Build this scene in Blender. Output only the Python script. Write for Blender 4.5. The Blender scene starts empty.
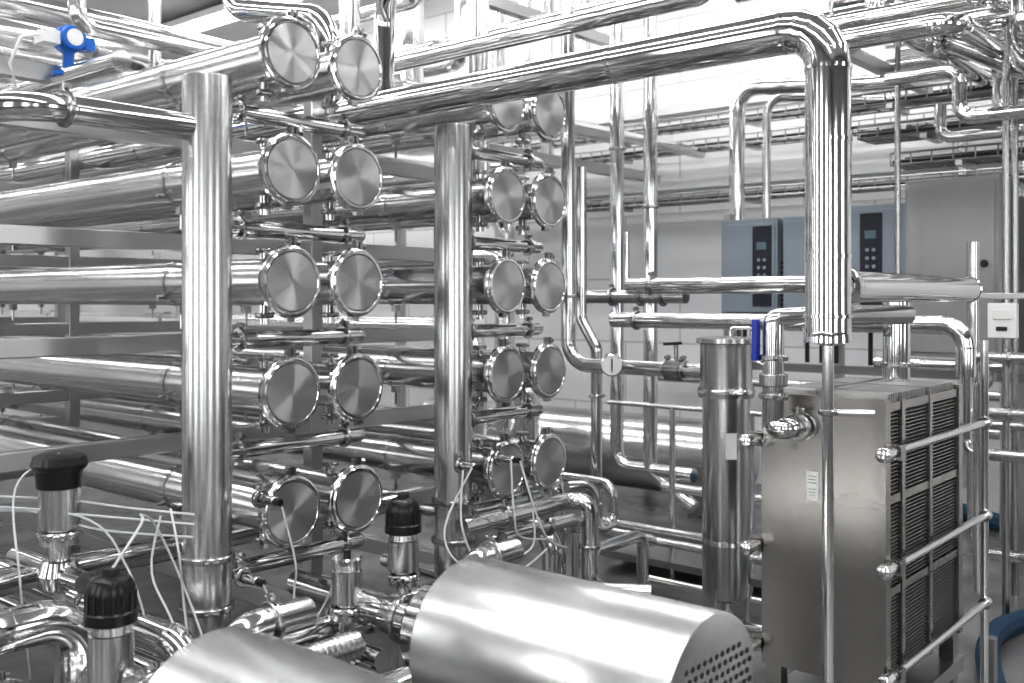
import bpy, math, random
from mathutils import Vector, Matrix
random.seed(7)
scene = bpy.context.scene

# ------------------------------------------------------------------ materials
def nt(name):
    m = bpy.data.materials.new(name); m.use_nodes = True
    t = m.node_tree; b = t.nodes['Principled BSDF']
    return m, t, b

def steel(name, col=(.72,.73,.74), rough=.2, var=.02, scale=(3,3,3), bump=0.0, aniso=0.0, tang=None, metal=1.0, cvar=.012):
    m,t,b = nt(name)
    b.inputs['Metallic'].default_value = metal
    tc = t.nodes.new('ShaderNodeTexCoord'); mp = t.nodes.new('ShaderNodeMapping')
    mp.inputs['Scale'].default_value = scale
    t.links.new(tc.outputs['Object'], mp.inputs['Vector'])
    n = t.nodes.new('ShaderNodeTexNoise'); n.inputs['Scale'].default_value = 1.0; n.inputs['Detail'].default_value = 3
    t.links.new(mp.outputs['Vector'], n.inputs['Vector'])
    r = t.nodes.new('ShaderNodeMapRange')
    r.inputs['From Min'].default_value=.3; r.inputs['From Max'].default_value=.7
    r.inputs['To Min'].default_value=max(.02,rough-var); r.inputs['To Max'].default_value=rough+var
    t.links.new(n.outputs['Fac'], r.inputs['Value']); t.links.new(r.outputs['Result'], b.inputs['Roughness'])
    cr = t.nodes.new('ShaderNodeValToRGB')
    cr.color_ramp.elements[0].position=.3; cr.color_ramp.elements[1].position=.7
    cr.color_ramp.elements[0].color=(col[0]-cvar,col[1]-cvar,col[2]-cvar,1); cr.color_ramp.elements[1].color=(min(1,col[0]+cvar),min(1,col[1]+cvar),min(1,col[2]+cvar),1)
    t.links.new(n.outputs['Fac'], cr.inputs['Fac']); t.links.new(cr.outputs['Color'], b.inputs['Base Color'])
    if bump:
        bp = t.nodes.new('ShaderNodeBump'); bp.inputs['Strength'].default_value=bump; bp.inputs['Distance'].default_value=.01
        t.links.new(n.outputs['Fac'], bp.inputs['Height']); t.links.new(bp.outputs['Normal'], b.inputs['Normal'])
    if aniso:
        b.inputs['Anisotropic'].default_value=aniso
        tg = t.nodes.new('ShaderNodeTangent'); tg.direction_type='RADIAL'; tg.axis=tang or 'X'
        t.links.new(tg.outputs['Tangent'], b.inputs['Tangent'])
    return m

def plain(name, col, rough=.5, metal=0, emit=0):
    m,t,b = nt(name)
    n = t.nodes.new('ShaderNodeTexNoise'); n.inputs['Scale'].default_value=14
    mx = t.nodes.new('ShaderNodeMix'); mx.data_type='RGBA'
    mx.inputs[6].default_value=(col[0]*.93,col[1]*.93,col[2]*.93,1); mx.inputs[7].default_value=(*col,1)
    t.links.new(n.outputs['Fac'], mx.inputs[0]); t.links.new(mx.outputs[2], b.inputs['Base Color'])
    b.inputs['Roughness'].default_value=rough; b.inputs['Metallic'].default_value=metal
    if emit:
        b.inputs['Emission Color'].default_value=(*col,1); b.inputs['Emission Strength'].default_value=emit
    return m

M = {}
M['pipe']   = steel('polished_pipe_steel', (.63,.63,.63), .13, .015, (5,5,5), .004)
M['vessel'] = steel('brushed_vessel_steel', (.66,.66,.66), .22, .006, (1.2,1.2,1.2), 0, 0,'X',cvar=.004)
M['column'] = steel('brushed_column_steel', (.60,.60,.60), .24, .006, (1.2,1.2,1.2), 0, 0,'Z',cvar=.004)
M['spun']   = steel('spun_cap_steel', (.52,.515,.51), .34, .008, (6,6,6), 0, .93,'X')
M['rim']    = steel('cap_rim_steel', (.72,.72,.72), .14)
M['fit']    = steel('cast_fitting_steel', (.42,.42,.42), .24, .03, (20,20,20))
M['frame']  = steel('satin_frame_steel', (.50,.50,.50), .32, .02, (4,4,4))
M['shroud'] = steel('brushed_shroud_steel', (.76,.76,.76), .26, .006, (60,.3,.3), 0, .6,'X',cvar=.004)
M['plate']  = steel('frame_plate_steel', (.43,.415,.395), .27, .01, (1.5,1.5,2.5),cvar=.006)
M['rib']    = steel('plate_edge_steel', (.46,.455,.45), .36, .02, (10,10,10))
M['dkplate']= plain('gasket_rubber_black', (.008,.008,.008), .6)
M['clad']   = steel('cladding_steel', (.74,.74,.74), .085, .02, (7,7,7), .03)
M['far']    = steel('background_pipe_steel', (.72,.72,.72), .18, .02, (3,3,3))
M['black']  = plain('black_plastic', (.010,.010,.011), .28)
M['dark']   = plain('dark_rubber_and_hole_shade', (.025,.025,.027), .6)
M['white']  = plain('white_plastic', (.78,.78,.78), .4)
M['cable']  = plain('grey_cable', (.56,.57,.58), .45)
M['blue']   = plain('blue_paint', (.012,.15,.55), .35)
M['navy']   = plain('blue_handle', (.02,.045,.36), .35)
M['hose']   = plain('blue_hose', (.008,.040,.085), .7)
M['teal']   = plain('teal_hose', (.010,.060,.10), .7)
M['cab']    = plain('cabinet_paint', (.27,.31,.35), .4)
M['cabg']   = plain('grey_cabinet_paint', (.33,.33,.33), .35)
M['panel']  = plain('drive_panel', (.02,.024,.035), .3)
M['tray']   = steel('galvanised_tray', (.34,.34,.34), .4)
M['lamp']   = plain('lamp_diffuser', (1,1,1), .5, 0, 23)
M['gauge']  = plain('gauge_face', (.75,.75,.73), .3)
M['screen'] = plain('display_glass', (.12,.17,.20), .2)
M['shell']  = plain('grey_wall_paint', (.19,.19,.19), .6)

def wallmat(name, rot):
    m,t,b = nt(name)
    tc=t.nodes.new('ShaderNodeTexCoord'); mp=t.nodes.new('ShaderNodeMapping'); mp.inputs['Rotation'].default_value=rot
    br=t.nodes.new('ShaderNodeTexBrick'); br.inputs['Scale'].default_value=1.0
    br.inputs['Color1'].default_value=(.84,.84,.845,1); br.inputs['Color2'].default_value=(.80,.80,.805,1); br.inputs['Mortar'].default_value=(.55,.55,.55,1)
    br.inputs['Mortar Size'].default_value=.008; br.inputs['Brick Width'].default_value=1.2; br.inputs['Row Height'].default_value=.6
    t.links.new(tc.outputs['Object'],mp.inputs['Vector']); t.links.new(mp.outputs['Vector'],br.inputs['Vector']); t.links.new(br.outputs['Color'],b.inputs['Base Color'])
    b.inputs['Roughness'].default_value=.5
    return m
M['wallb']=wallmat('white_panel_wall', (math.radians(90),0,0))
M['walll']=wallmat('white_panel_wall_side', (math.radians(90),0,math.radians(90)))
m,t,b = nt('concrete_floor')
n=t.nodes.new('ShaderNodeTexNoise'); n.inputs['Scale'].default_value=2.5; n.inputs['Detail'].default_value=8
cr=t.nodes.new('ShaderNodeValToRGB'); cr.color_ramp.elements[0].color=(.12,.12,.12,1); cr.color_ramp.elements[1].color=(.22,.22,.217,1)
cr.color_ramp.elements[0].position=.35; cr.color_ramp.elements[1].position=.68
tc=t.nodes.new('ShaderNodeTexCoord'); t.links.new(tc.outputs['Object'],n.inputs['Vector'])
t.links.new(n.outputs['Fac'],cr.inputs['Fac']); t.links.new(cr.outputs['Color'],b.inputs['Base Color']); b.inputs['Roughness'].default_value=.22
M['floor']=m
M['ceil']=plain('ceiling_paint',(.46,.46,.46),.7)

# ------------------------------------------------------------------ mesh builder
def frame_of(d):
    d=d.normalized(); up=Vector((0,0,1)) if abs(d.z)<.95 else Vector((1,0,0))
    a=d.cross(up).normalized(); b_=a.cross(d).normalized()
    return a,b_

def fillet(pts, bend, seg):
    pts=[Vector(p) for p in pts]; out=[pts[0]]; arcs=[]
    for i in range(1,len(pts)-1):
        p0,p,p1=pts[i-1],pts[i],pts[i+1]
        u=(p0-p); v=(p1-p); lu,lv=u.length,v.length
        if lu<1e-6 or lv<1e-6: continue
        u.normalize(); v.normalize()
        ang=u.angle(v)
        if ang>math.pi-.03: out.append(p); continue
        tl=bend/math.tan(ang/2); tl=min(tl, lu*.49 if i>1 else lu*.98, lv*.49 if i<len(pts)-2 else lv*.98)
        R=tl*math.tan(ang/2)
        a=p+u*tl; c=p+v*tl
        bis=(u+v).normalized(); cen=p+bis*(R/math.sin(ang/2))
        va=(a-cen); vc=(c-cen); tot=va.angle(vc); ax=va.cross(vc).normalized()
        ring=[]
        for k in range(seg+1):
            ring.append(cen+Matrix.Rotation(tot*k/seg,3,ax)@va)
        out+=ring; arcs.append((a,u,c,v,ring))
    out.append(pts[-1]); return out, arcs

def catmull(pts,n=8):
    pts=[Vector(p) for p in pts]; P=[pts[0]]+pts+[pts[-1]]; out=[]
    for i in range(1,len(P)-2):
        for k in range(n):
            s=k/n; a,b_,c,d=P[i-1],P[i],P[i+1],P[i+2]
            out.append(.5*((2*b_)+(c-a)*s+(2*a-5*b_+4*c-d)*s*s+(-a+3*b_-3*c+d)*s**3))
    out.append(pts[-1]); return out

class MB:
    def __init__(s): s.v=[]; s.f=[]; s.mi=[]; s.mats=[]
    def m(s,k):
        if k not in s.mats: s.mats.append(k)
        return s.mats.index(k)
    def sweep(s,path,r,mat,seg=20,caps=True):
        mi=s.m(mat); n=len(path); base=len(s.v)
        rad = r if isinstance(r,(list,tuple)) else [r]*n
        tan=[]
        for i in range(n):
            if i==0: d=path[1]-path[0]
            elif i==n-1: d=path[-1]-path[-2]
            else: d=(path[i+1]-path[i]).normalized()+(path[i]-path[i-1]).normalized()
            tan.append(d.normalized())
        a,b_=frame_of(tan[0])
        for i in range(n):
            if i>0:
                q=tan[i-1].rotation_difference(tan[i]); a=q@a; b_=q@b_
            for k in range(seg):
                th=2*math.pi*k/seg
                s.v.append(path[i]+(a*math.cos(th)+b_*math.sin(th))*rad[i])
        for i in range(n-1):
            for k in range(seg):
                k2=(k+1)%seg
                s.f.append((base+i*seg+k,base+(i+1)*seg+k,base+(i+1)*seg+k2,base+i*seg+k2)); s.mi.append(mi)
        if caps:
            s.f.append(tuple(base+k for k in range(seg))); s.mi.append(mi)
            s.f.append(tuple(base+(n-1)*seg+k for k in reversed(range(seg)))); s.mi.append(mi)
    def tube(s,pts,r,mat='pipe',bend=None,seg=20,bseg=8,rings=True,clad=False,caps=True):
        bend = bend if bend is not None else r*2.2
        if clad: bseg=5
        path,arcs=fillet(pts,bend,bseg)
        cl=[path[0]]
        for p in path[1:]:
            if (p-cl[-1]).length>1e-5: cl.append(p)
        s.sweep(cl,r,mat,seg,caps)
        if rings:
            for a,u,c,v,ring in arcs:
                w=.010 if clad else .004; k=1.05 if clad else 1.02
                s.rev(a,u,[(0,r*.98),(0,r*k),(w,r*k),(w,r*.98)],mat,seg)
                s.rev(c,v,[(0,r*.98),(0,r*k),(w,r*k),(w,r*.98)],mat,seg)
                if clad:
                    for j in range(1,len(ring)-1):
                        d=(ring[j+1]-ring[j-1]).normalized()
                        s.rev(ring[j]-d*.003,d,[(0,r*.98),(0,r*1.03),(.006,r*1.03),(.006,r*.98)],mat,seg)
    def rev(s,p,axis,prof,mat,seg=24):
        mi=s.m(mat); p=Vector(p); d=Vector(axis).normalized(); a,b_=frame_of(d); idx=[]
        for (t_,r) in prof:
            if r<1e-6:
                s.v.append(p+d*t_); idx.append([len(s.v)-1])
            else:
                st=len(s.v)
                for k in range(seg):
                    th=2*math.pi*k/seg; s.v.append(p+d*t_+(a*math.cos(th)+b_*math.sin(th))*r)
                idx.append(list(range(st,st+seg)))
        for i in range(len(prof)-1):
            A,B=idx[i],idx[i+1]
            for k in range(seg):
                k2=(k+1)%seg
                if len(A)==1 and len(B)==1: continue
                if len(A)==1: s.f.append((A[0],B[k],B[k2]))
                elif len(B)==1: s.f.append((A[k],B[0],A[k2]))
                else: s.f.append((A[k],B[k],B[k2],A[k2]))
                s.mi.append(mi)
    def cyl(s,p0,p1,r,mat,seg=20,ch=0):
        p0=Vector(p0); p1=Vector(p1); L=(p1-p0).length
        if ch: pr=[(0,0),(0,r-ch),(ch,r),(L-ch,r),(L,r-ch),(L,0)]
        else: pr=[(0,0),(0,r),(L,r),(L,0)]
        s.rev(p0,p1-p0,pr,mat,seg)
    def box(s,c,sz,mat,rotz=0):
        mi=s.m(mat); c=Vector(c); base=len(s.v); R=Matrix.Rotation(rotz,3,'Z')
        for x in(-.5,.5):
            for y in(-.5,.5):
                for z in(-.5,.5): s.v.append(c+R@Vector((x*sz[0],y*sz[1],z*sz[2])))
        for q in((0,1,3,2),(4,6,7,5),(0,4,5,1),(2,3,7,6),(0,2,6,4),(1,5,7,3)):
            s.f.append(tuple(base+i for i in q)); s.mi.append(mi)
    def clamp(s,p,axis,r,mat='fit',lug=Vector((0,0,1))):
        p=Vector(p); d=Vector(axis).normalized(); w=.014+r*.08; k=r+.012
        s.rev(p-d*w*.5,d,[(0,r*.95),(0,k-.003),(w*.2,k),(w*.8,k),(w,k-.003),(w,r*.95)],mat,24)
        lg=Vector(lug); lg=(lg-d*lg.dot(d))
        if lg.length<.1: lg=frame_of(d)[0]
        lg.normalize(); o=d.cross(lg).normalized()
        q=p+lg*(k+.008)
        s.cyl(q-o*.018,q+o*.018,.005,mat,8); s.cyl(q+o*.010,q+o*.026,.009,mat,8)
        s.cyl(q-lg*.012,q+lg*.012,.008,mat,8)
    def done(s,name,parent=None,bevel=0,loc=(0,0,0)):
        me=bpy.data.meshes.new(name+'_mesh'); me.from_pydata([tuple(x) for x in s.v],[],s.f)
        for k in s.mats: me.materials.append(M[k])
        me.polygons.foreach_set('material_index',s.mi); me.polygons.foreach_set('use_smooth',[True]*len(s.f))
        me.update(); me.set_sharp_from_angle(angle=math.radians(32))
        ob=bpy.data.objects.new(name,me); scene.collection.objects.link(ob); ob.location=loc
        if parent: ob.parent=parent
        if bevel:
            bm_=ob.modifiers.new('bevel','BEVEL'); bm_.width=bevel; bm_.segments=2; bm_.limit_method='ANGLE'; bm_.angle_limit=math.radians(40)
        return ob
def empty(name,loc=(0,0,0)):
    e=bpy.data.objects.new(name,None); scene.collection.objects.link(e); e.location=loc; e.empty_display_size=.1; return e

# ------------------------------------------------------------------ room
b=MB(); b.box((-4.5,2,-.05),(19.2,12.2,.1),'floor'); b.done('floor')
b=MB(); b.box((-4.5,8.05,2.5),(19.2,.1,5),'wallb'); b.done('wall_back')
b=MB(); b.box((-14.05,2,2.5),(.1,12,5),'walll'); b.done('wall_left')
b=MB(); b.box((-4.5,2,5.05),(19.2,12.2,.1),'ceil'); b.done('ceiling')
b=MB(); b.box((-4.5,7.96,2.66),(18.8,.08,.10),'white'); b.done('trim_1')
b=MB(); b.box((-4.5,7.97,3.35),(18.8,.06,.08),'white'); b.done('trim_2')
b=MB(); added_wins=[-11.5,-8.4,-5.3,-2.2,.9,3.6]; ww=1.3  # unseen window openings, added so the steel picks up bright streaks
b.box((-4.5,-4.05,.5),(19.2,.1,1.0),'shell'); b.box((-4.5,-4.05,4.4),(19.2,.1,1.2),'shell')
edges=[-14.1]+sum([[x-ww/2,x+ww/2] for x in added_wins],[])+[5.1]
for i in range(0,len(edges),2):
    b.box(((edges[i]+edges[i+1])/2,-4.05,2.4),(edges[i+1]-edges[i],.1,2.8),'shell')
b.done('wall_front')
for k,x in enumerate(added_wins):
    b=MB()
    for dx in (-ww/2+.03,0,ww/2-.03): b.box((x+dx,-4.05,2.4),(.06,.08,2.8),'white')
    for z in (1.03,2.9,3.77): b.box((x,-4.05,z),(ww,.08,.06),'white')
    b.done('added_window_%d'%(k+1))
b=MB(); b.box((5.05,2,.6),(.1,12,1.2),'shell'); b.box((5.05,2,4.4),(.1,12,1.2),'shell')
for (y0,y1) in ((-4,-1.5),(.2,3.2),(4.6,8)): b.box((5.05,(y0+y1)/2,2.5),(.1,y1-y0,2.6),'shell')
b.done('wall_right')
for k,(y0,y1) in enumerate(((-1.5,.2),(3.2,4.6))):  # unseen openings on this side too, added for light on the steel
    b=MB()
    for y in (y0+.03,(y0+y1)/2,y1-.03): b.box((5.05,y,2.5),(.08,.06,2.6),'white')
    b.done('added_window_%d'%(k+7))
for y in (-1.2,1.4,4.0,6.6):
    b=MB(); b.box((-5,y,4.90),(15,.30,.08),'white'); b.box((-5,y,4.85),(14.9,.24,.03),'lamp')
    for x in (-11,-7,-3,1): b.cyl((x,y,4.93),(x,y,5.0),.012,'fit',8)
    b.done('ceiling_strip_light')

# ------------------------------------------------------------------ membrane housings
ROWS=[2.425,2.037,1.662,1.290,.893]
COLS=[2.062,2.348,3.160,3.445]
XC=-2.72
cap=MB()
cap.rev((0,0,0),(-1,0,0),[(0.0,0),(0,.012),(0,.03),(0,.05),(0,.070),(0,.090),(0,.098),(.003,.100),(.004,.102),(.012,.104)],'spun',96)
cap_me=cap.done('cap_proto'); capdata=cap_me.data; bpy.data.objects.remove(cap_me)
cl=MB()
cl.rev((.003,0,0),(-1,0,0),[(.004,.101),(0,.103),(0,.109),(.005,.113),(.008,.113),(.010,.120),(.014,.123),(.026,.123),(.030,.118),(.034,.110),(.046,.106),(.054,.094),(.060,.083)],'rim',64)
cl.cyl((-.018,-.022,.132),(-.018,.030,.132),.006,'fit',10)
cl.box((-.018,-.010,.132),(.022,.012,.030),'fit'); cl.box((-.018,.010,.132),(.022,.012,.030),'fit')
cl.cyl((-.018,.018,.132),(-.018,.034,.132),.010,'fit',6)
cl.box((-.018,.0,-.127),(.022,.03,.016),'fit')
clo=cl.done('clamp_proto'); cldata=clo.data; bpy.data.objects.remove(clo)
bd=MB()
bd.rev((-.05,0,0),(-1,0,0),[(0,.081),(.6,.081),(.6,.0815),(6.2,.0815),(6.2,0)],'vessel',48)
for x in (-.67,-2.8,-4.9):
    bd.rev((x,0,0),(-1,0,0),[(0,.080),(0,.087),(.026,.087),(.026,.080)],'rim',48)
    bd.box((x-.013,-.0,-.100),(.03,.03,.03),'fit'); bd.cyl((x-.013,0,-.17),(x-.013,0,-.09),.006,'fit',8)
    bd.cyl((x-.013,-.07,-.05),(x-.013,-.10,-.05),.008,'fit',8)
for x in (-.16,):
    bd.cyl((x,0,-.145),(x,0,-.075),.018,'pipe',16); bd.rev((x,0,-.125),(0,0,1),[(0,.018),(0,.030),(.006,.033),(.014,.033),(.02,.030),(.02,.018)],'fit',20)
    bd.cyl((x,0,.075),(x,0,.115),.018,'pipe',16); bd.rev((x,0,.10),(0,0,1),[(0,.018),(0,.028),(.005,.031),(.012,.031),(.016,.028),(.016,0)],'fit',20)
    bd.cyl((x+.025,-.028,-.115),(x+.045,-.028,-.115),.005,'fit',8); bd.cyl((x+.034,-.045,-.115),(x+.034,.0,-.115),.006,'fit',8)
bdo=bd.done('body_proto'); bddata=bdo.data; bpy.data.objects.remove(bdo)
for y in COLS:
    for z in ROWS:
        e=empty('membrane_housing',(XC,y,z))
        for nm,d in (('end_cap',capdata),('end_clamp',cldata),('tube_body',bddata)):
            o=bpy.data.objects.new(nm,d); scene.collection.objects.link(o); o.parent=e
            if nm=='end_cap': o.rotation_euler=(random.uniform(0,3),0,0)
            if nm=='end_clamp': o.rotation_euler=(random.uniform(-.12,.12),0,0)

def manifold(cx,cy,yend):
    b=MB()
    b.rev((cx,cy,.30),(0,0,1),[(0,0),(0,.0775),(2.006,.0775),(2.012,.0765),(2.014,.070),(2.014,0)],'column',64)
    for z in (.62,.78):
        b.clamp((cx,cy,z),(0,0,1),.0775,'fit',(1,-.5,0))
    for zr in ROWS:
        z=zr-.195
        b.rev((cx-.06,cy+.03,z),(0,1,0),[(0,.029),(yend-cy-.05,.029),(yend-cy-.03,.022),(yend-cy-.025,0)],'pipe',24)
        b.clamp((cx-.06,cy+.16,z),(0,1,0),.028)
        b.clamp((cx-.06,yend-.09,z),(0,1,0),.028)
        b.cyl((cx-.02,cy,z),(cx-.06,cy+.08,z),.029,'pipe',20)
    b.rev((cx,cy,.0),(0,0,1),[(0,0),(0,.09),(.012,.09),(.012,.03),(.30,.03)],'frame',24)
    b.done('feed_manifold_column')
manifold(-2.82,1.80,2.50)
manifold(-2.845,2.96,3.60)

b=MB()
b.tube([(-2.82,1.74,2.145),(-2.82,1.20,2.145),(-7.5,1.20,2.145)],.042,'pipe',bend=.16,bseg=12)
b.clamp((-2.82,1.34,2.145),(0,1,0),.042); b.clamp((-3.05,1.20,2.145),(1,0,0),.042)
b.done('supply_branch_pipe')

b=MB()
for x in (-3.40,-5.55,-7.7):
    for zr in ROWS:
        b.box((x,2.15,zr-.222),(.05,3.0,.065),'frame')
    for y in (.7,2.68,3.62):
        b.box((x,y,1.30),(.06,.06,2.6),'frame')
for y in (.7,2.68,3.62):
    b.box((-5.55,y,.28),(4.4,.06,.08),'frame'); b.box((-5.55,y,2.62),(4.4,.06,.06),'frame')
b.done('housing_rack_frame',bevel=.004)
b=MB(); b.box((-2.62,.86,.50),(.05,.05,1.0),'frame'); b.box((-2.62,1.85,.50),(.05,2.0,.05),'frame'); b.box((-2.62,2.85,.26),(.05,.05,.52),'frame')
b.box((-2.62,1.85,.10),(.05,2.0,.05),'frame'); b.done('skid_frame',bevel=.004)

# ------------------------------------------------------------------ pumps with shrouds
holes=[]
for i in range(-8,9):
    for j in range(-8,7):
        y=i*.027+(j%2)*.0135; z=j*.024
        if math.hypot(y,z)<.19 and z<.135 and not (abs(y)<.05 and abs(z)<.03): holes.append((y,z))
for py in (2.04,1.24):
    e=empty('pump_motor_shroud' ,(-1.135,py,.66))
    s=MB(); L=.78
    s.rev((0,0,0),(-1,0,0),[(0,0),(0,.213),(.003,.219),(.010,.221),(.40,.221),(L-.008,.221),(L,.214),(L,.13)],'shroud',128)
    for (y,z) in holes: s.cyl((-.004,y,z),(.0012,y,z),.0068,'dark',12)  # holes are not cut: dark discs carry their shade as colour
    s.done('shroud',e)
    p=MB()
    p.rev((-L,0,0),(-1,0,0),[(-.02,.12),(.03,.12),(.03,.15),(.06,.15),(.065,.14),(.12,.135),(.15,.11),(.16,.07),(.30,.06)],'pipe',40)
    p.clamp((-L-.24,0,0),(1,0,0),.062)
    p.tube([(-L-.29,0,0),(-L-.55,0,0),(-L-.55,0,-.25)],.055,'pipe',bend=.11)
    p.tube([(-L-.10,.10,0),(-L-.10,.10,.16),(-L-.10,.33,.16)],.04,'pipe',bend=.08)
    p.clamp((-L-.10,.22,.16),(0,1,0),.04)
    for k in range(8):
        a=k*math.pi/4+.2; p.cyl((-L-.02,math.cos(a)*.135,math.sin(a)*.135),(-L-.072,math.cos(a)*.135,math.sin(a)*.135),.008,'fit',6)
    p.done('pump_head',e)
    g=MB(); 
    for x in(-.15,-.62):
        g.box((x,0,-.34),(.06,.36,.64),'frame')
    g.box((-.4,0,-.645),(.9,.4,.03),'frame'); g.done('base',e)

# ------------------------------------------------------------------ valves with black actuator heads
def actuator_valve(x,y,ztop,r=.058,h=.20,flat=False,steel_head=False):
    b=MB(); z=ztop
    if flat:
        b.rev((x,y,z),(0,0,-1),[(0,0),(0,r*.85),(.008,r*1.15),(.03,r*1.25),(.04,r*1.2),(.05,r*1.05),(.10,r*1.0)],'black',32)
        zb=z-.08
    elif steel_head:
        b.rev((x,y,z),(0,0,-1),[(0,0),(0,r*.8),(.006,r*.92),(.02,r*.92)],'rim',32); b.cyl((x,y,z),(x,y,z+.02),.012,'black',12); zb=z-.02
    else:
        b.rev((x,y,z),(0,0,-1),[(0,0),(.002,r*.45),(.012,r*.8),(.03,r*.98),(.05,r),(.085,r),(.09,r*1.08),(.115,r*1.08),(.12,r*.9),(.125,0)],'black',32)
        b.cyl((x,y,z-.005),(x,y,z+.012),r*.35,'dark',16)
        for k in range(16):
            a=k*math.pi/8; b.box((x+math.cos(a)*r*.99,y+math.sin(a)*r*.99,z-.068),(.006,.004,.05),'dark',a)
        zb=z-.12
    b.rev((x,y,zb),(0,0,-1),[(0,0),(0,r*.8),(.02,r*.85),(.022,r*.92),(h,r*.92),(h+.004,r*.6),(h+.03,r*.6),(h+.032,r*.85),(h+.05,r*.85),(h+.052,r*.5),(h+.13,r*.5)],'column',32)
    b.clamp((x,y,zb-h-.02),(0,0,1),r*.8,'rim',(1,-1,0))
    zz=zb-h-.14
    b.rev((x,y,zz+.05),(0,0,-1),[(0,.0),(0.0,.03),(.01,.05),(.05,.062),(.09,.05),(.10,.03),(.10,0)],'pipe',24)
    b.tube([(x-.30,y,zz),(x+.16,y,zz)],.032,'pipe')
    b.cyl((x,y,0),(x,y,zz-.03),.016,'frame',12); b.cyl((x,y,0),(x,y,.01),.05,'frame',16)
    b.done('actuator_valve')
actuator_valve(-2.29,1.20,.945,.057,.20)
actuator_valve(-2.98,1.40,1.14,.065,.14,flat=True)
actuator_valve(-2.42,2.28,.95,.056,.12)
actuator_valve(-2.36,1.99,.82,.050,.12,steel_head=True)

def run(name,*tubes,clamps=()):
    b=MB()
    for t_ in tubes:
        pts,r=t_[0],t_[1]; kw=dict(t_[2]) if len(t_)>2 else {}
        b.tube(pts,r,kw.pop('mat','pipe'),**kw)
    for c in clamps: b.clamp(*c)
    return b.done(name)
run('drain_header_pipe',([(-2.45,1.55,.58),(-2.45,2.6,.58),(-2.45,2.9,.58),(-2.45,2.9,.2)],.045),clamps=[((-2.45,1.8,.58),(0,1,0),.045),((-2.45,2.15,.58),(0,1,0),.045),((-2.45,2.6,.58),(0,1,0),.045)])
run('suction_elbow_pipe',([(-3.9,1.02,.73),(-2.72,1.02,.73),(-2.72,1.34,.73),(-2.72,1.34,.3)],.058,dict(bend=.12)),clamps=[((-3.0,1.02,.73),(1,0,0),.058)])
run('suction_elbow_pipe',([(-4.6,1.16,.50),(-2.55,1.16,.50),(-2.45,1.5,.50)],.065,dict(bend=.14)),clamps=[((-2.8,1.16,.50),(1,0,0),.065)])
run('return_pipe',([(-5.5,1.55,.62),(-2.5,1.55,.62),(-2.5,1.55,.12)],.05),clamps=[((-3.1,1.55,.62),(1,0,0),.05)])
run('return_pipe',([(-6.5,1.65,.42),(-2.25,1.65,.42),(-2.25,2.6,.42),(-3.4,2.6,.42)],.055),clamps=[((-2.6,1.65,.42),(1,0,0),.055)])
run('cross_pipe',([(-3.1,1.0,.76),(-3.1,2.9,.76)],.025),([(-3.6,.9,.62),(-3.6,3.5,.62)],.05))
run('drain_pipe',([(-2.60,2.75,.74),(-2.60,3.42,.74),(-2.52,3.46,.74),(-2.52,3.46,.36),(-2.3,3.6,.36)],.036,dict(bend=.08)),([(-2.70,3.1,.62),(-2.70,3.62,.62),(-2.70,3.62,.2)],.03),clamps=[((-2.60,3.0,.74),(0,1,0),.036),((-2.52,3.46,.55),(0,0,1),.036),((-2.70,3.4,.62),(0,1,0),.03)])
run('coiled_return_pipe',([(-2.86,3.75,.72),(-2.80,3.88,.72),(-2.80,3.88,.50),(-2.80,4.04,.50),(-2.80,4.04,.70),(-3.4,4.04,.70)],.026,dict(bend=.07)),([(-2.7,3.75,.45),(-2.7,4.15,.45),(-2.7,4.15,.1)],.03),clamps=[((-2.80,3.88,.62),(0,0,1),.026)])
run('drain_pipe',([(-3.3,3.0,.45),(-2.35,3.0,.45),(-2.35,3.3,.45),(-2.35,3.3,.08)],.03),([(-4.2,3.75,.5),(-2.95,3.75,.5),(-2.95,3.75,.05)],.05),([(-4.2,3.85,.75),(-3.0,3.85,.75),(-3.0,3.85,.1)],.045))
b=MB()
path=[Vector((-2.30,1.72+.01*i,.56)) for i in range(26)]
b.sweep(path,[.042+.010*(i%2) for i in range(26)],'fit',24); b.done('flexible_bellows')

def cable(name,lines,r=.0042,mat='cable'):
    b=MB()
    for l in lines: b.sweep(catmull(l,8),r,mat,8)
    b.done(name)
cable('signal_cables',[
 [(-2.29,1.20,.95),(-2.33,1.3,1.04),(-2.6,1.45,1.00),(-2.74,1.58,.92),(-2.70,1.66,.70),(-2.5,1.65,.45)],
 [(-2.70,1.60,.98),(-2.62,1.58,.86),(-2.66,1.62,.70),(-2.58,1.60,.50)],
 [(-2.72,1.58,.96),(-2.70,1.54,.80),(-2.60,1.56,.62),(-2.62,1.5,.4)],
 [(-2.98,1.40,1.14),(-3.0,1.28,1.05),(-2.9,1.25,.80),(-2.95,1.3,.5)],
 [(-2.63,1.95,.94),(-2.60,1.98,.76),(-2.62,1.99,.66),(-2.54,1.93,.55)],
 [(-2.61,1.86,.72),(-2.58,1.88,.66),(-2.52,1.92,.60),(-2.45,1.96,.64),(-2.36,1.99,.84)],
 [(-3.3,1.1,.98),(-3.0,1.35,.97),(-2.85,1.5,.95),(-2.70,1.68,.92)],
 [(-3.3,1.15,.95),(-3.05,1.3,.98),(-2.9,1.48,.91),(-2.71,1.68,.88)],
 [(-3.3,1.12,1.02),(-3.0,1.4,1.00),(-2.85,1.55,.97),(-2.70,1.68,.95)],
 [(-3.2,1.12,1.0),(-2.9,1.42,.96),(-2.8,1.52,.80),(-2.72,1.56,.55)]],.0036)
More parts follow.
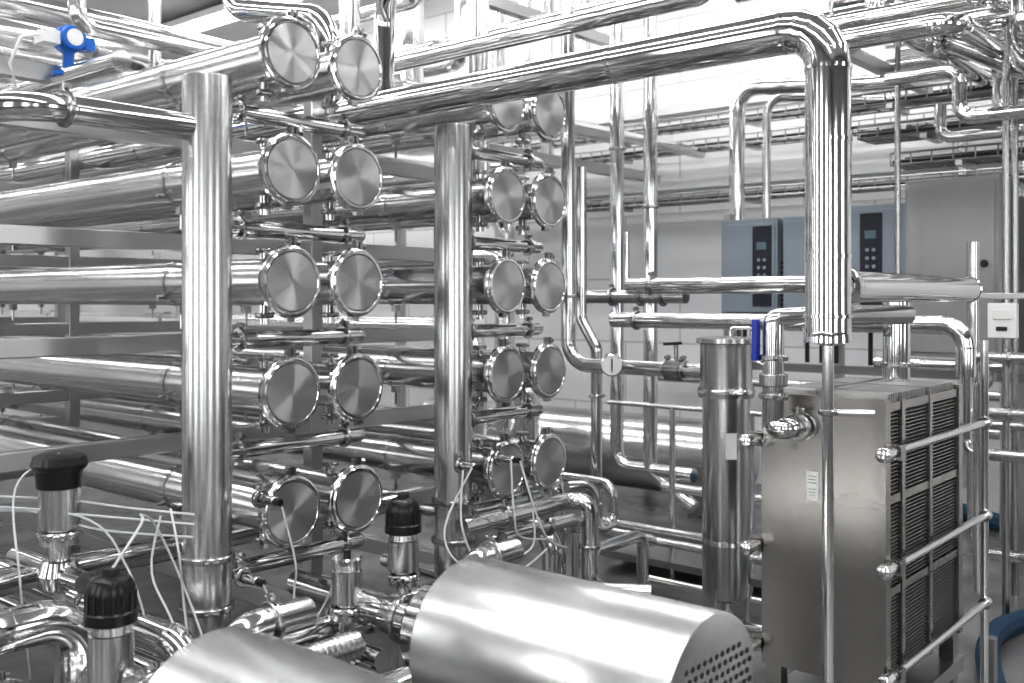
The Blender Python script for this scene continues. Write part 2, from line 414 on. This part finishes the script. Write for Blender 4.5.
cable('signal_cables',[[(x,y-.12,z-.22) for (x,y,z) in l] for l in [
 [(-2.62,2.90,1.17),(-2.55,2.82,.98),(-2.50,2.88,.84),(-2.45,3.1,.86),(-2.48,3.15,1.0)],
 [(-2.63,2.96,1.17),(-2.58,2.76,.98),(-2.50,2.76,.86),(-2.42,2.95,.80),(-2.45,3.2,.84)],
 [(-2.55,3.10,1.19),(-2.5,3.06,1.0),(-2.5,3.1,.9),(-2.46,3.25,.87)],
 [(-2.52,3.12,1.19),(-2.46,3.14,1.0),(-2.44,3.2,.88),(-2.5,3.4,.8)]]],.0042)
b=MB()
for (x,y,z) in ((-2.70,1.94,.955),(-2.68,1.86,.72),(-2.68,2.86,.95),(-2.6,3.0,.97)):
    b.cyl((x-.04,y,z),(x+.05,y,z),.016,'rim',16,.003); b.cyl((x+.05,y,z),(x+.075,y,z),.012,'black',12)
    b.clamp((x-.03,y,z),(1,0,0),.02)
b.done('pressure_sensors')

# ------------------------------------------------------------------ overhead clad discharge pipe + drop leg
XV,YV=-1.166,2.752
b=MB()
b.tube([(-7.5,YV,2.385),(XV,YV,2.385),(XV,YV,1.50)],.064,'clad',bend=.12,seg=40,clad=True)
for x in (-1.9,-3.4,-4.9): b.rev((x,YV,2.385),(1,0,0),[(0,.062),(0,.068),(.012,.068),(.012,.062)],'clad',32)
for z in (2.05,1.72): b.rev((XV,YV,z),(0,0,1),[(0,.062),(0,.0665),(.008,.0665),(.008,.062)],'clad',32)
b.rev((XV,YV,1.50),(0,0,-1),[(-.06,.064),(-.058,.069),(-.05,.069),(-.048,.064)],'clad',32)
b.rev((XV,YV,1.50),(0,0,-1),[(-.01,.064),(0,.068),(.02,.068),(.022,.05),(.03,.02),(.035,0)],'clad',32)
b.tube([(XV,YV,1.52),(XV,YV,1.64),(XV,4.10,1.64)],.047,'clad',bend=.10,seg=28,clad=True)
b.rev((XV,YV+.09,1.64),(0,1,0),[(-.02,.05),(.0,.060),(.03,.060),(.05,.05)],'clad',28)
b.rev((XV,4.085,1.64),(0,1,0),[(-.012,.047),(-.010,.050),(.0,.050),(.015,.044),(.022,0)],'clad',28)
b.done('clad_discharge_pipe')
b=MB(); b.cyl((XV,YV,0),(XV,YV,1.48),.0165,'rim',20); b.cyl((XV,YV,0),(XV,YV,.012),.06,'frame',20); b.cyl((XV,YV,1.28),(XV+.11,YV+.06,1.28),.010,'rim',12); b.clamp((XV,YV,1.28),(0,0,1),.016); b.done('pipe_support_post')

# secondary overhead pipes, pipe bank and bridge: one piece of structure
b=MB()
def T(pts,r,**kw):
    b.tube(pts,r,kw.pop('mat','far'),**kw)
T([(-12,3.42,2.78),(-1.9,3.42,2.78),(-1.9,3.42,4.2)],.04,mat='clad'); T([(-12,4.3,3.12),(-2.2,4.3,3.12),(-2.2,4.3,4.6)],.05,mat='clad')
T([(-4.6,2.70,4.6),(-4.0,2.70,2.95),(-3.35,2.72,2.80),(-3.35,2.72,2.46)],.05,bend=.15,mat='clad')
T([(-3.0,2.78,4.6),(-3.0,2.78,2.98),(-3.25,2.95,2.86),(-3.25,2.95,2.5)],.045,bend=.12,mat='clad')
T([(-3.6,3.9,4.8),(-3.6,3.9,2.2)],.04); T([(-3.75,4.15,4.8),(-3.75,4.15,2.0)],.028)
T([(-5.4,3.1,4.8),(-5.4,3.1,2.62)],.035); T([(-4.0,1.95,4.8),(-4.0,1.95,2.72),(-4.0,3.8,2.72)],.035)
bank=[(3.9,2.95,.06,-13.5,-4.6),(4.3,3.45,.05,-13.5,-4.4),(4.7,2.8,.08,-13.5,-4.9),(5.2,3.3,.06,-13.5,-4.9),(5.6,2.95,.05,-13.5,-5.2),(6.1,3.2,.09,-13.5,-5.4),(6.6,2.75,.06,-13.5,-5.5),(7.0,3.5,.10,-13.5,-5.2),(7.3,2.5,.06,-13.5,-5.8),
 (4.6,2.2,.07,-13.5,-4.5),(5.3,1.9,.06,-13.5,-4.6),(6.0,2.3,.08,-13.5,-5.2),(5.0,1.4,.08,-13.5,-4.6),(5.8,1.0,.1,-13.5,-4.8),(4.7,.8,.07,-13.5,-4.4)]
for (y,z,r,x0,x1) in bank:
    up=4.8 if z>2.4 else (z-1.2 if z>1.5 else .05)
    T([(x0,y,z),(x1,y,z),(x1,y,up)],r,seg=16)
    for x in (-6.3,-8.5,-10.8): b.rev((x,y,z),(1,0,0),[(0,r),(0,r+.012),(.02,r+.012),(.02,r)],'fit',16)
for (x,z,r,y0,y1) in [(-4.35,2.86,.045,.2,7.6),(-5.1,3.05,.06,-.5,7.6),(-6.0,2.9,.05,-.5,7.6),(-6.6,3.3,.09,-.5,7.6),(-7.6,3.05,.06,-.5,7.6),(-8.4,3.6,.1,-.5,7.6),(-9.6,3.2,.07,-.5,7.6),(-11,2.8,.08,-.5,7.6)]:
    T([(x,y0,z),(x,y1,z)],r,seg=16)
    for y in (1.6,3.3,5.0): b.rev((x,y,z),(0,1,0),[(0,r),(0,r+.01),(.018,r+.01),(.018,r)],'fit',16)
for x in (-4.8,-8,-11.5):
    b.box((x,3.9,2.68),(.08,7.4,.08),'frame'); b.box((x,3.9,3.75),(.08,7.4,.08),'frame')
    for y in (.3,7.5): b.box((x,y,2.5),(.08,.08,5),'frame')
b.done('overhead_pipe_bridge')

# blue flow transmitter
b=MB(); c=Vector((-4.70,2.25,2.84))
b.tube([(-6.5,2.25,2.66),(-4.2,2.25,2.66)],.05,'far')
b.cyl(c-Vector((0,0,.15)),c-Vector((0,0,.05)),.025,'blue',16)
b.rev(c+Vector((.07,-.0,0)),(-1,0,0),[(0,0),(0,.055),(.006,.060),(.02,.062),(.025,.055),(.045,.055),(.05,.066),(.10,.066),(.105,.055),(.13,.052),(.135,0)],'blue',32)
b.rev(c+Vector((.0702,0,0)),(1,0,0),[(0,.040),(.002,.038),(.002,0)],'white',32)
b.box(c+Vector((-.0,-.10,-.01)),(.10,.08,.06),'white'); b.box(c+Vector((-.0,.09,-.01)),(.07,.05,.06),'blue')
b.rev(c-Vector((0,0,.16)),(0,0,-1),[(0,.04),(0,.07),(.02,.07),(.02,.04)],'blue',24)
b.tube([c+Vector((0,-.13,0)),c+Vector((0,-.22,-.03)),c+Vector((-.05,-.25,-.15)),c+Vector((-.1,-.2,-.25))],.007,'white',seg=8)
b.done('flow_transmitter',bevel=.003)

# ------------------------------------------------------------------ plate heat exchanger
HX0,HX1,HY0,HY1,HZ0,HZ1=-1.50,-1.095,3.01,3.76,.42,1.30
b=MB(); cx=(HX0+HX1)/2; zc=(HZ0+HZ1)/2
b.box((cx,HY0+.02,zc),(HX1-HX0,.04,HZ1-HZ0),'plate')
b.box((cx,HY1-.02,zc),(HX1-HX0,.04,HZ1-HZ0),'plate')
for ym in (HY0+.16,HY0+.42): b.box((cx,ym,zc),(HX1-HX0-.004,.026,HZ1-HZ0-.01),'plate')
for (ya,yb) in ((HY0+.045,HY0+.145),(HY0+.175,HY0+.405),(HY0+.435,HY1-.045)):
    b.box((cx,(ya+yb)/2,zc),(HX1-HX0-.05,yb-ya,HZ1-HZ0-.03),'dkplate')
    n=72; hh=(HZ1-HZ0-.03)
    for i in range(n):
        if i%24 in (22,23): continue
        z=HZ0+.02+hh*(i+.3)/n
        b.box((cx,(ya+yb)/2,z),(HX1-HX0-.024,yb-ya-.018,hh/n*.30),'rib')
    for k in range(3):
        z=HZ0+.015+hh*(k*24+23)/n
        b.box((cx,(ya+yb)/2,z),(HX1-HX0-.012,yb-ya-.004,.026),'plate')
    for k in range(int((yb-ya)/.02)):
        b.box((cx,ya+.012+k*.02,HZ1-.004),(HX1-HX0-.03,.009,.03),'rib')
for x in (HX1+.020,HX0-.020):
    for z in (1.145,.80,.475):
        b.cyl((x,HY0-.085,z),(x,HY1+.20,z),.0135,'rim',16)
        b.rev((x,HY0-.075,z),(0,1,0),[(-.012,0),(-.012,.014),(-.008,.022),(.0,.024),(.018,.024),(.022,.020),(.05,.020)],'rim',20)
        b.rev((x,HY1+.19,z),(0,1,0),[(0,.0125),(0,.022),(.03,.022),(.03,0)],'rim',16)
        b.box((x,HY0+.02,z),(.05,.04,.045),'plate')
b.rev((-1.36,HY0,1.20),(0,-1,0),[(0,.045),(.008,.045),(.010,.03)],'rim',24)
b.cyl((-1.385,HY0,1.135),(-1.385,HY0-.006,1.135),.013,'rim',16); b.cyl((-1.475,HY0,1.14),(-1.475,HY0-.012,1.14),.018,'rim',16)
b.box((-1.325,HY0-.0015,1.015),(.040,.003,.09),'gauge')
for dz in (.03,.02,.01,-.01,-.02,-.03): b.box((-1.325,HY0-.0035,1.015+dz),(.026,.001,.003),'fit')
b.box((cx,(HY0+HY1)/2,HZ1+.012),(.03,HY1-HY0+.02,.02),'rim')
b.cyl((HX1+.01,3.99,0),(HX1+.01,3.99,1.45),.015,'rim',16)
for x in (HX0+.04,HX1-.04):
    for y in (HY0+.03,HY1-.03): b.box((x,y,HZ0/2),(.05,.05,HZ0),'plate'); b.box((x,y,.01),(.10,.10,.02),'plate')
b.box((cx,(HY0+HY1)/2,.30),(.40,.8,.05),'frame')
b.box((HX1-.02,HY1+.19,.03),(.06,.5,.06),'frame'); b.box((HX1-.02,HY1+.40,.16),(.05,.05,.26),'frame')
b.done('plate_heat_exchanger',bevel=.0012)

run('exchanger_inlet_pipe',([(-1.36,3.01,1.20),(-1.36,2.91,1.20),(-1.41,2.91,1.20),(-1.41,2.91,1.50),(-1.41,2.91,1.54),(-1.30,3.05,1.55),(-1.2,3.5,1.55)],.033,dict(bend=.045)),
    clamps=[((-1.41,2.91,1.30),(0,0,1),.033,'fit',(1,-1,0)),((-1.41,2.91,1.42),(0,0,1),.033,'fit',(1,-1,0)),((-1.36,2.975,1.20),(0,1,0),.033)])
b=MB(); b.box((-1.455,2.88,1.475),(.020,.024,.13),'navy'); b.cyl((-1.455,2.88,1.41),(-1.41,2.90,1.39),.006,'rim',10); b.cyl((-1.41,2.91,1.34),(-1.41,2.91,1.40),.012,'rim',10)
b.rev((-1.41,2.91,1.33),(0,0,1),[(0,.034),(.0,.044),(.04,.044),(.04,.034)],'fit',20); b.done('blue_handle_butterfly_valve',bevel=.004)
run('exchanger_outlet_pipe',([(-1.28,3.62,1.29),(-1.28,3.62,1.60)],.047,dict(mat='clad',seg=28)),clamps=[((-1.28,3.62,1.37),(0,0,1),.047)])
run('clad_return_pipe',([(-3.05,4.4,1.495),(-1.27,4.4,1.495),(-1.27,4.4,1.28)],.040,dict(mat='clad',clad=True,bend=.09)),([(-1.27,4.4,1.30),(-1.27,4.4,1.02)],.022),clamps=[((-2.9,4.4,1.495),(1,0,0),.04)])
run('clad_feed_pipe',([(-2.68,4.0,1.665),(-1.35,4.0,1.665)],.038,dict(mat='clad',clad=True)),clamps=[((-2.55,4.0,1.665),(1,0,0),.038)])
run('clad_feed_pipe',([(-1.75,3.95,1.50),(-1.40,3.3,1.50)],.04,dict(mat='clad')))

# ------------------------------------------------------------------ filter housing
b=MB(); fx,fy=-2.11,3.9
b.rev((fx,fy,.30),(0,0,1),[(0,0),(.0,.06),(.02,.095),(.05,.102),(.88,.102),(.88,.118),(.895,.122),(.91,.122),(.925,.118),(.925,.112),(1.09,.112),(1.11,.114),(1.115,.128),(1.135,.128),(1.14,.10),(1.145,0)],'column',48)
b.tube([(fx+.02,fy,1.44),(fx+.02,fy,1.48),(fx+.09,fy+.06,1.48),(fx+.09,fy+.06,1.44)],.008,'rim')
b.clamp((fx,fy,1.205),(0,0,1),.112,'rim',(1,-1,0))
for a in (0.5,2.6,4.7): b.cyl((fx+math.cos(a)*.09,fy+math.sin(a)*.09,0),(fx+math.cos(a)*.09,fy+math.sin(a)*.09,.36),.014,'frame',12)
b.rev((fx,fy,.55),(0,0,1),[(0,.1025),(0,.107),(.02,.107),(.02,.1025)],'rim',48)
b.tube([(fx,fy,.34),(fx,fy,.2),(fx+.3,fy,.2)],.025,'pipe')
b.box((fx+.068,fy-.080,.98),(.045,.004,.11),'gauge',math.radians(40))
b.done('cartridge_filter_housing')
b=MB()
b.tube([(-2.97,3.9,4.8),(-2.97,3.9,1.285),(-2.22,3.9,1.285)],.034,'pipe',bend=.12)
for c_ in [((-2.72,3.9,1.285),(1,0,0),.034),((-2.40,3.9,1.285),(1,0,0),.036),((-2.32,3.9,1.285),(1,0,0),.036),((-2.97,3.9,1.62),(0,0,1),.034)]: b.clamp(*c_)
b.rev((-2.36,3.9,1.285),(1,0,0),[(-.035,.03),(-.035,.052),(.035,.052),(.035,.03)],'fit',24); b.cyl((-2.36,3.9,1.30),(-2.36,3.9,1.40),.010,'fit',12); b.box((-2.36,3.87,1.405),(.025,.12,.012),'dark')
g=Vector((-2.64,3.80,1.30)); dr=Vector((.55,-.84,0))
b.rev(g,dr,[(-.03,0),(-.03,.045),(.0,.052),(.006,.052),(.008,.046)],'rim',32); b.rev(g,dr,[(.004,.047),(.004,0)],'gauge',32)
b.box(g+dr.normalized()*.007,(.004,.004,.06),'dark'); b.cyl(g,g+Vector((0,.1,-.02)),.008,'fit',10); b.done('filter_inlet_pipe_with_gauge')

run('vertical_riser_pipe',([(-3.78,5.5,4.8),(-3.78,5.5,.5),(-3.2,5.5,.5)],.046,dict(mat='clad')),([(-3.52,5.5,4.8),(-3.52,5.5,.5),(-3.2,5.5,.3)],.046,dict(mat='clad')),clamps=[((-3.78,5.5,2.6),(0,0,1),.046),((-3.52,5.5,2.2),(0,0,1),.046)])
run('vertical_riser_pipe',([(-3.15,4.25,2.3),(-3.15,4.25,1.5),(-3.05,4.25,1.35),(-3.05,4.25,.4),(-2.7,4.25,.4)],.03),clamps=[((-3.05,4.25,1.1),(0,0,1),.03)])
run('bent_riser_pipe',([(-3.43,6.5,.0),(-3.43,6.5,3.12),(-2.5,6.5,3.02),(-2.2,6.5,3.0)],.055,dict(mat='clad',bend=.15,clad=True)),([(-3.25,6.6,.0),(-3.25,6.6,3.05),(-2.5,6.6,2.93),(-2.2,6.6,2.9)],.03,dict(mat='far',bend=.12)))
run('horizontal_valve_pipe',([(-3.6,4.9,1.62),(-2.9,4.9,1.62)],.04),([(-3.3,4.9,1.62),(-3.3,4.9,2.0)],.015),clamps=[((-3.4,4.9,1.62),(1,0,0),.045),((-3.2,4.9,1.62),(1,0,0),.045),((-3.05,4.9,1.62),(1,0,0),.045)])

b=MB(); b.rev((-3.35,6.6,.42),(-1,0,0),[(0,0),(.02,.12),(.06,.22),(.12,.27),(.2,.29),(3.2,.29),(3.3,.2),(3.34,0)],'vessel',48)
for x in(-3.8,-6.0): b.box((x,6.6,.1),(.08,.45,.2),'frame')
b.done('horizontal_tank')
b=MB()
for (x,y) in ((-3.05,5.0),(-2.55,5.0),(-2.05,5.0)):
    b.cyl((x,y,0),(x,y,.98),.018,'far',12)
b.cyl((-3.5,5.0,.98),(-2.0,5.0,.98),.014,'far',12); b.cyl((-3.5,5.0,.2),(-1.8,5.0,.2),.02,'far',12); b.cyl((-3.5,4.6,.3),(-1.9,4.6,.3),.022,'far',12)
b.cyl((-2.9,4.45,.14),(-1.7,4.45,.14),.022,'far',12); b.box((-2.6,5.2,.09),(1.9,.6,.04),'tray')
b.done('tubular_skid_frame')
run('floor_pipe',([(-3.4,4.8,.30),(-2.4,4.8,.30),(-2.4,4.35,.30),(-2.4,4.35,.1)],.03),([(-3.3,5.3,.45),(-2.2,5.3,.45),(-2.2,5.3,.05)],.03))

# ------------------------------------------------------------------ electrical drives
def drive(x0,x1,y,z0,z1,px,mat='cab'):
    b=MB(); xc=(x0+x1)/2; w=x1-x0
    b.box((xc,y+.13,(z0+z1)/2),(w,.26,z1-z0),mat)
    b.box((xc,y-.004,(z0+z1)/2+.02),(w-.03,.012,z1-z0-.10),mat)
    b.box((px,y-.014,(z0+z1)/2+.03),(.13,.012,z1-z0-.16),'panel')
    b.box((px,y-.022,(z1)-.18),(.07,.006,.05),'screen')
    for i in range(3):
        for j in range(2): b.cyl((px-.02+j*.04,y-.018,z1-.27-i*.05),(px-.02+j*.04,y-.026,z1-.27-i*.05),.012,'cab',10)
    for k in range(8): b.box((xc,y-.003,z0+.02+k*.012),(w-.08,.006,.004),'dark')
    for k in range(10): b.box((x1+.001,y+.13,z0+.12+k*.03),(.004,.18,.008),'dark')
    for k in (-.12,.0,.12): b.cyl((xc+k*.8,y+.13,z0-.25),(xc+k*.8,y+.13,z0),.014,'dark',10)
    b.done('variable_frequency_drive',bevel=.008)
drive(-3.28,-2.88,6.0,1.45,2.13,-2.98)
drive(-2.84,-2.44,6.0,1.45,2.13,-2.56)
drive(-2.40,-2.02,5.95,1.45,2.17,-2.25)
b=MB(); b.box((-1.76,6.0,1.78),(.50,.35,1.0),'cabg'); b.box((-1.76,5.82,1.78),(.46,.012,.95),'cabg'); b.cyl((-1.58,5.80,1.8),(-1.58,5.82,1.8),.02,'black',12)
for k in range(6): b.box((-1.85,5.812,1.45+k*.012),(.16,.004,.004),'dark')
b.done('control_cabinet',bevel=.006)
b=MB()
for x in (-3.4,-2.6,-1.5): b.box((x,6.32,1.1),(.05,.05,2.2),'frame')
b.box((-2.45,6.32,1.55),(1.95,.04,.05),'frame'); b.box((-2.45,6.32,2.05),(1.95,.04,.05),'frame'); b.box((-2.45,6.30,1.15),(1.95,.10,.05),'tray')
b.done('drive_mounting_frame')

# cable trays
def tray(name,x0,x1,y,z,w=.26,h=.07):
    b=MB()
    for (dy,dz) in ((-w/2,0),(-w/2,h),(w/2,0),(w/2,h),(-w/6,0),(w/6,0)):
        b.cyl((x0,y+dy,z+dz),(x1,y+dy,z+dz),.007,'tray',6)
    n=int((x1-x0)/.12)
    for i in range(n+1):
        x=x0+(x1-x0)*i/n
        b.cyl((x,y-w/2,z),(x,y+w/2,z),.005,'tray',6); b.cyl((x,y-w/2,z),(x,y-w/2,z+h),.005,'tray',6)
    for k in range(4):
        yy=y-w/3+k*w/4.5
        b.sweep([Vector((x0+(x1-x0)*i/12,yy+.01*math.sin(i*1.7+k),z+.02)) for i in range(13)],.013,('dark','cable','cable','dark')[k],8)
    x=x0+.4
    while x<x1: b.box((x,y,z-.02),(.04,w+.04,.03),'frame'); x+=1.3
    b.done(name)
for z in (3.10,2.90,2.45): tray('cable_tray',-6.9,-.3,7.65,z)
tray('cable_tray',-2.6,.6,6.25,2.80); tray('cable_tray',-2.4,.6,6.25,2.60); tray('cable_tray',-2.2,.6,6.25,2.42)

# top right piping with hangers
b=MB()
for (pts,r) in [([(-2.6,5.6,3.15),(-1.9,5.6,3.15),(-1.9,5.6,3.02),(-.2,5.6,3.02)],.06),
 ([(-2.4,5.3,3.0),(-.3,5.3,3.0)],.05),([(-2.3,5.0,3.02),(-1.2,5.0,3.02),(-1.2,5.0,2.65),(-.2,5.0,2.65)],.05),
 ([(-2.6,6.2,3.5),(-1.4,6.2,3.5),(-1.4,5.0,3.1),(-1.25,4.5,2.9),(-1.25,4.5,4.8)],.06),
 ([(-2.0,4.7,2.85),(-1.4,4.7,2.85),(-1.4,6.8,2.85)],.05),([(-1.65,5.4,4.8),(-1.65,5.4,2.95),(-1.3,5.4,2.75),(-.2,5.4,2.75)],.055),
 ([(-2.6,5.9,3.3),(-.2,5.9,3.3)],.07),
 ([(-1.95,5.2,4.8),(-1.95,5.2,3.1),(-1.7,5.2,2.9),(-1.7,6.6,2.9)],.05),
 ([(-2.1,6.0,3.05),(-.3,6.0,3.05)],.04),([(-2.1,5.8,2.95),(-1.5,5.8,2.95),(-1.5,5.8,2.6),(-.3,5.8,2.6)],.04),
 ([(-1.15,4.8,4.8),(-1.15,4.8,2.75),(-1.15,6.0,2.75)],.05),([(-2.4,6.6,3.3),(-.4,6.6,3.3)],.05),([(-2.4,6.8,3.15),(-.4,6.8,3.15)],.035),
 ([(-2.9,5.5,3.45),(-1.0,5.5,3.45)],.05),([(-1.05,5.6,2.9),(-1.05,5.6,2.45),(-.3,5.6,2.45)],.045),
 ([(-1.85,5.1,2.72),(-1.5,5.1,2.72),(-1.5,5.1,2.48),(-.6,5.1,2.48)],.035),([(-1.9,6.1,2.75),(-1.9,6.1,2.55),(-.4,6.1,2.55)],.035)]:
    b.tube(pts,r,'clad',clad=True,bend=r*2)
for x in (-2.1,-.9): b.box((x,5.5,2.92),(.06,2.0,.06),'frame'); b.cyl((x,5.0,2.9),(x,5.0,5),.012,'fit',8); b.cyl((x,6.4,2.9),(x,6.4,5),.012,'fit',8)
b.cyl((-1.92,5.45,1.5),(-1.92,5.45,4.9),.016,'fit',12); b.cyl((-1.45,5.9,0),(-1.45,5.9,4.9),.02,'fit',12)
b.done('overhead_service_pipes')
# right edge items
b=MB(); b.box((-1.35,5.28,1.50),(.13,.05,.17),'white'); b.box((-1.35,5.252,1.53),(.08,.006,.05),'gauge'); b.box((-1.35,5.252,1.46),(.05,.006,.02),'dark')
b.cyl((-1.35,5.33,0),(-1.35,5.33,3.0),.018,'fit',12); b.box((-1.35,5.32,1.62),(.3,.03,.03),'frame'); b.done('controller_box_on_post',bevel=.004)
run('steam_coil_pipe',([(-1.5,5.2,1.32),(-1.1,5.2,1.32),(-1.1,5.2,1.05),(-1.5,5.2,1.05),(-1.5,5.2,.85),(-1.0,5.2,.85)],.03,dict(bend=.07)),([(-1.55,5.5,1.9),(-1.55,5.5,.3),(-1.0,5.5,.3)],.03),([(-1.42,5.1,1.2),(-1.42,5.1,.2)],.02),clamps=[((-1.3,5.2,1.32),(1,0,0),.03),((-1.3,5.2,1.05),(1,0,0),.03)])
run('steam_coil_pipe',([(-1.9,5.9,1.3),(-1.7,5.9,1.42),(-1.55,5.9,1.2),(-1.7,5.9,1.0),(-1.95,5.9,1.1)],.03,dict(bend=.1)),([(-2.1,5.6,1.25),(-1.4,5.6,1.25)],.03),([(-2.1,5.6,.95),(-1.3,5.6,.95)],.025))
run('wall_pipe',([(-1.9,7.9,.2),(-1.9,7.9,4.8)],.05,dict(mat='far')),([(-2.3,7.9,.2),(-2.3,7.9,4.8)],.035,dict(mat='far')),([(-5,7.8,.9),(-.5,7.8,.9)],.04,dict(mat='far')),([(-1.5,7.8,2.0),(-.5,7.8,2.0)],.04,dict(mat='far')),
 ([(-1.45,6.9,.05),(-1.45,6.9,1.6),(-.6,6.9,1.6)],.05,dict(mat='far')),([(-1.75,6.9,.05),(-1.75,6.9,1.3),(-.6,6.9,1.3)],.035,dict(mat='far')),([(-2.3,7.2,.7),(-.5,7.2,.7)],.035,dict(mat='far')))
cable('blue_hose',[[(-1.004,3.98,.052),(-1.155,4.36,.052),(-1.265,4.70,.052),(-1.31,5.0,.052),(-1.262,5.28,.052),(-1.1,5.6,.052)]],.050,'hose')
cable('teal_hose',[[(-2.3,7.72,.06),(-2.06,7.56,.06),(-1.87,7.40,.06),(-1.743,7.28,.06),(-1.4,7.05,.06)]],.06,'teal')

# ------------------------------------------------------------------ bright world light let in by the added windows
w=bpy.data.worlds.new('World'); scene.world=w; w.use_nodes=True
bg=w.node_tree.nodes['Background']; bg.inputs['Color'].default_value=(.98,.99,1,1); bg.inputs['Strength'].default_value=6

# ------------------------------------------------------------------ camera
cd=bpy.data.cameras.new('camera'); cam=bpy.data.objects.new('camera',cd); scene.collection.objects.link(cam)
cam.location=(0,0,1.6); cam.rotation_euler=(math.radians(90),0,math.asin(.6494))
cd.sensor_width=36; cd.lens=35.16; cd.shift_y=-.0405; cd.clip_start=.05
cd.dof.use_dof=True; cd.dof.focus_distance=3.4; cd.dof.aperture_fstop=3.5
scene.camera=cam
scene.view_settings.view_transform='Standard'
scene.view_settings.gamma=.82
scene.view_settings.exposure=.08
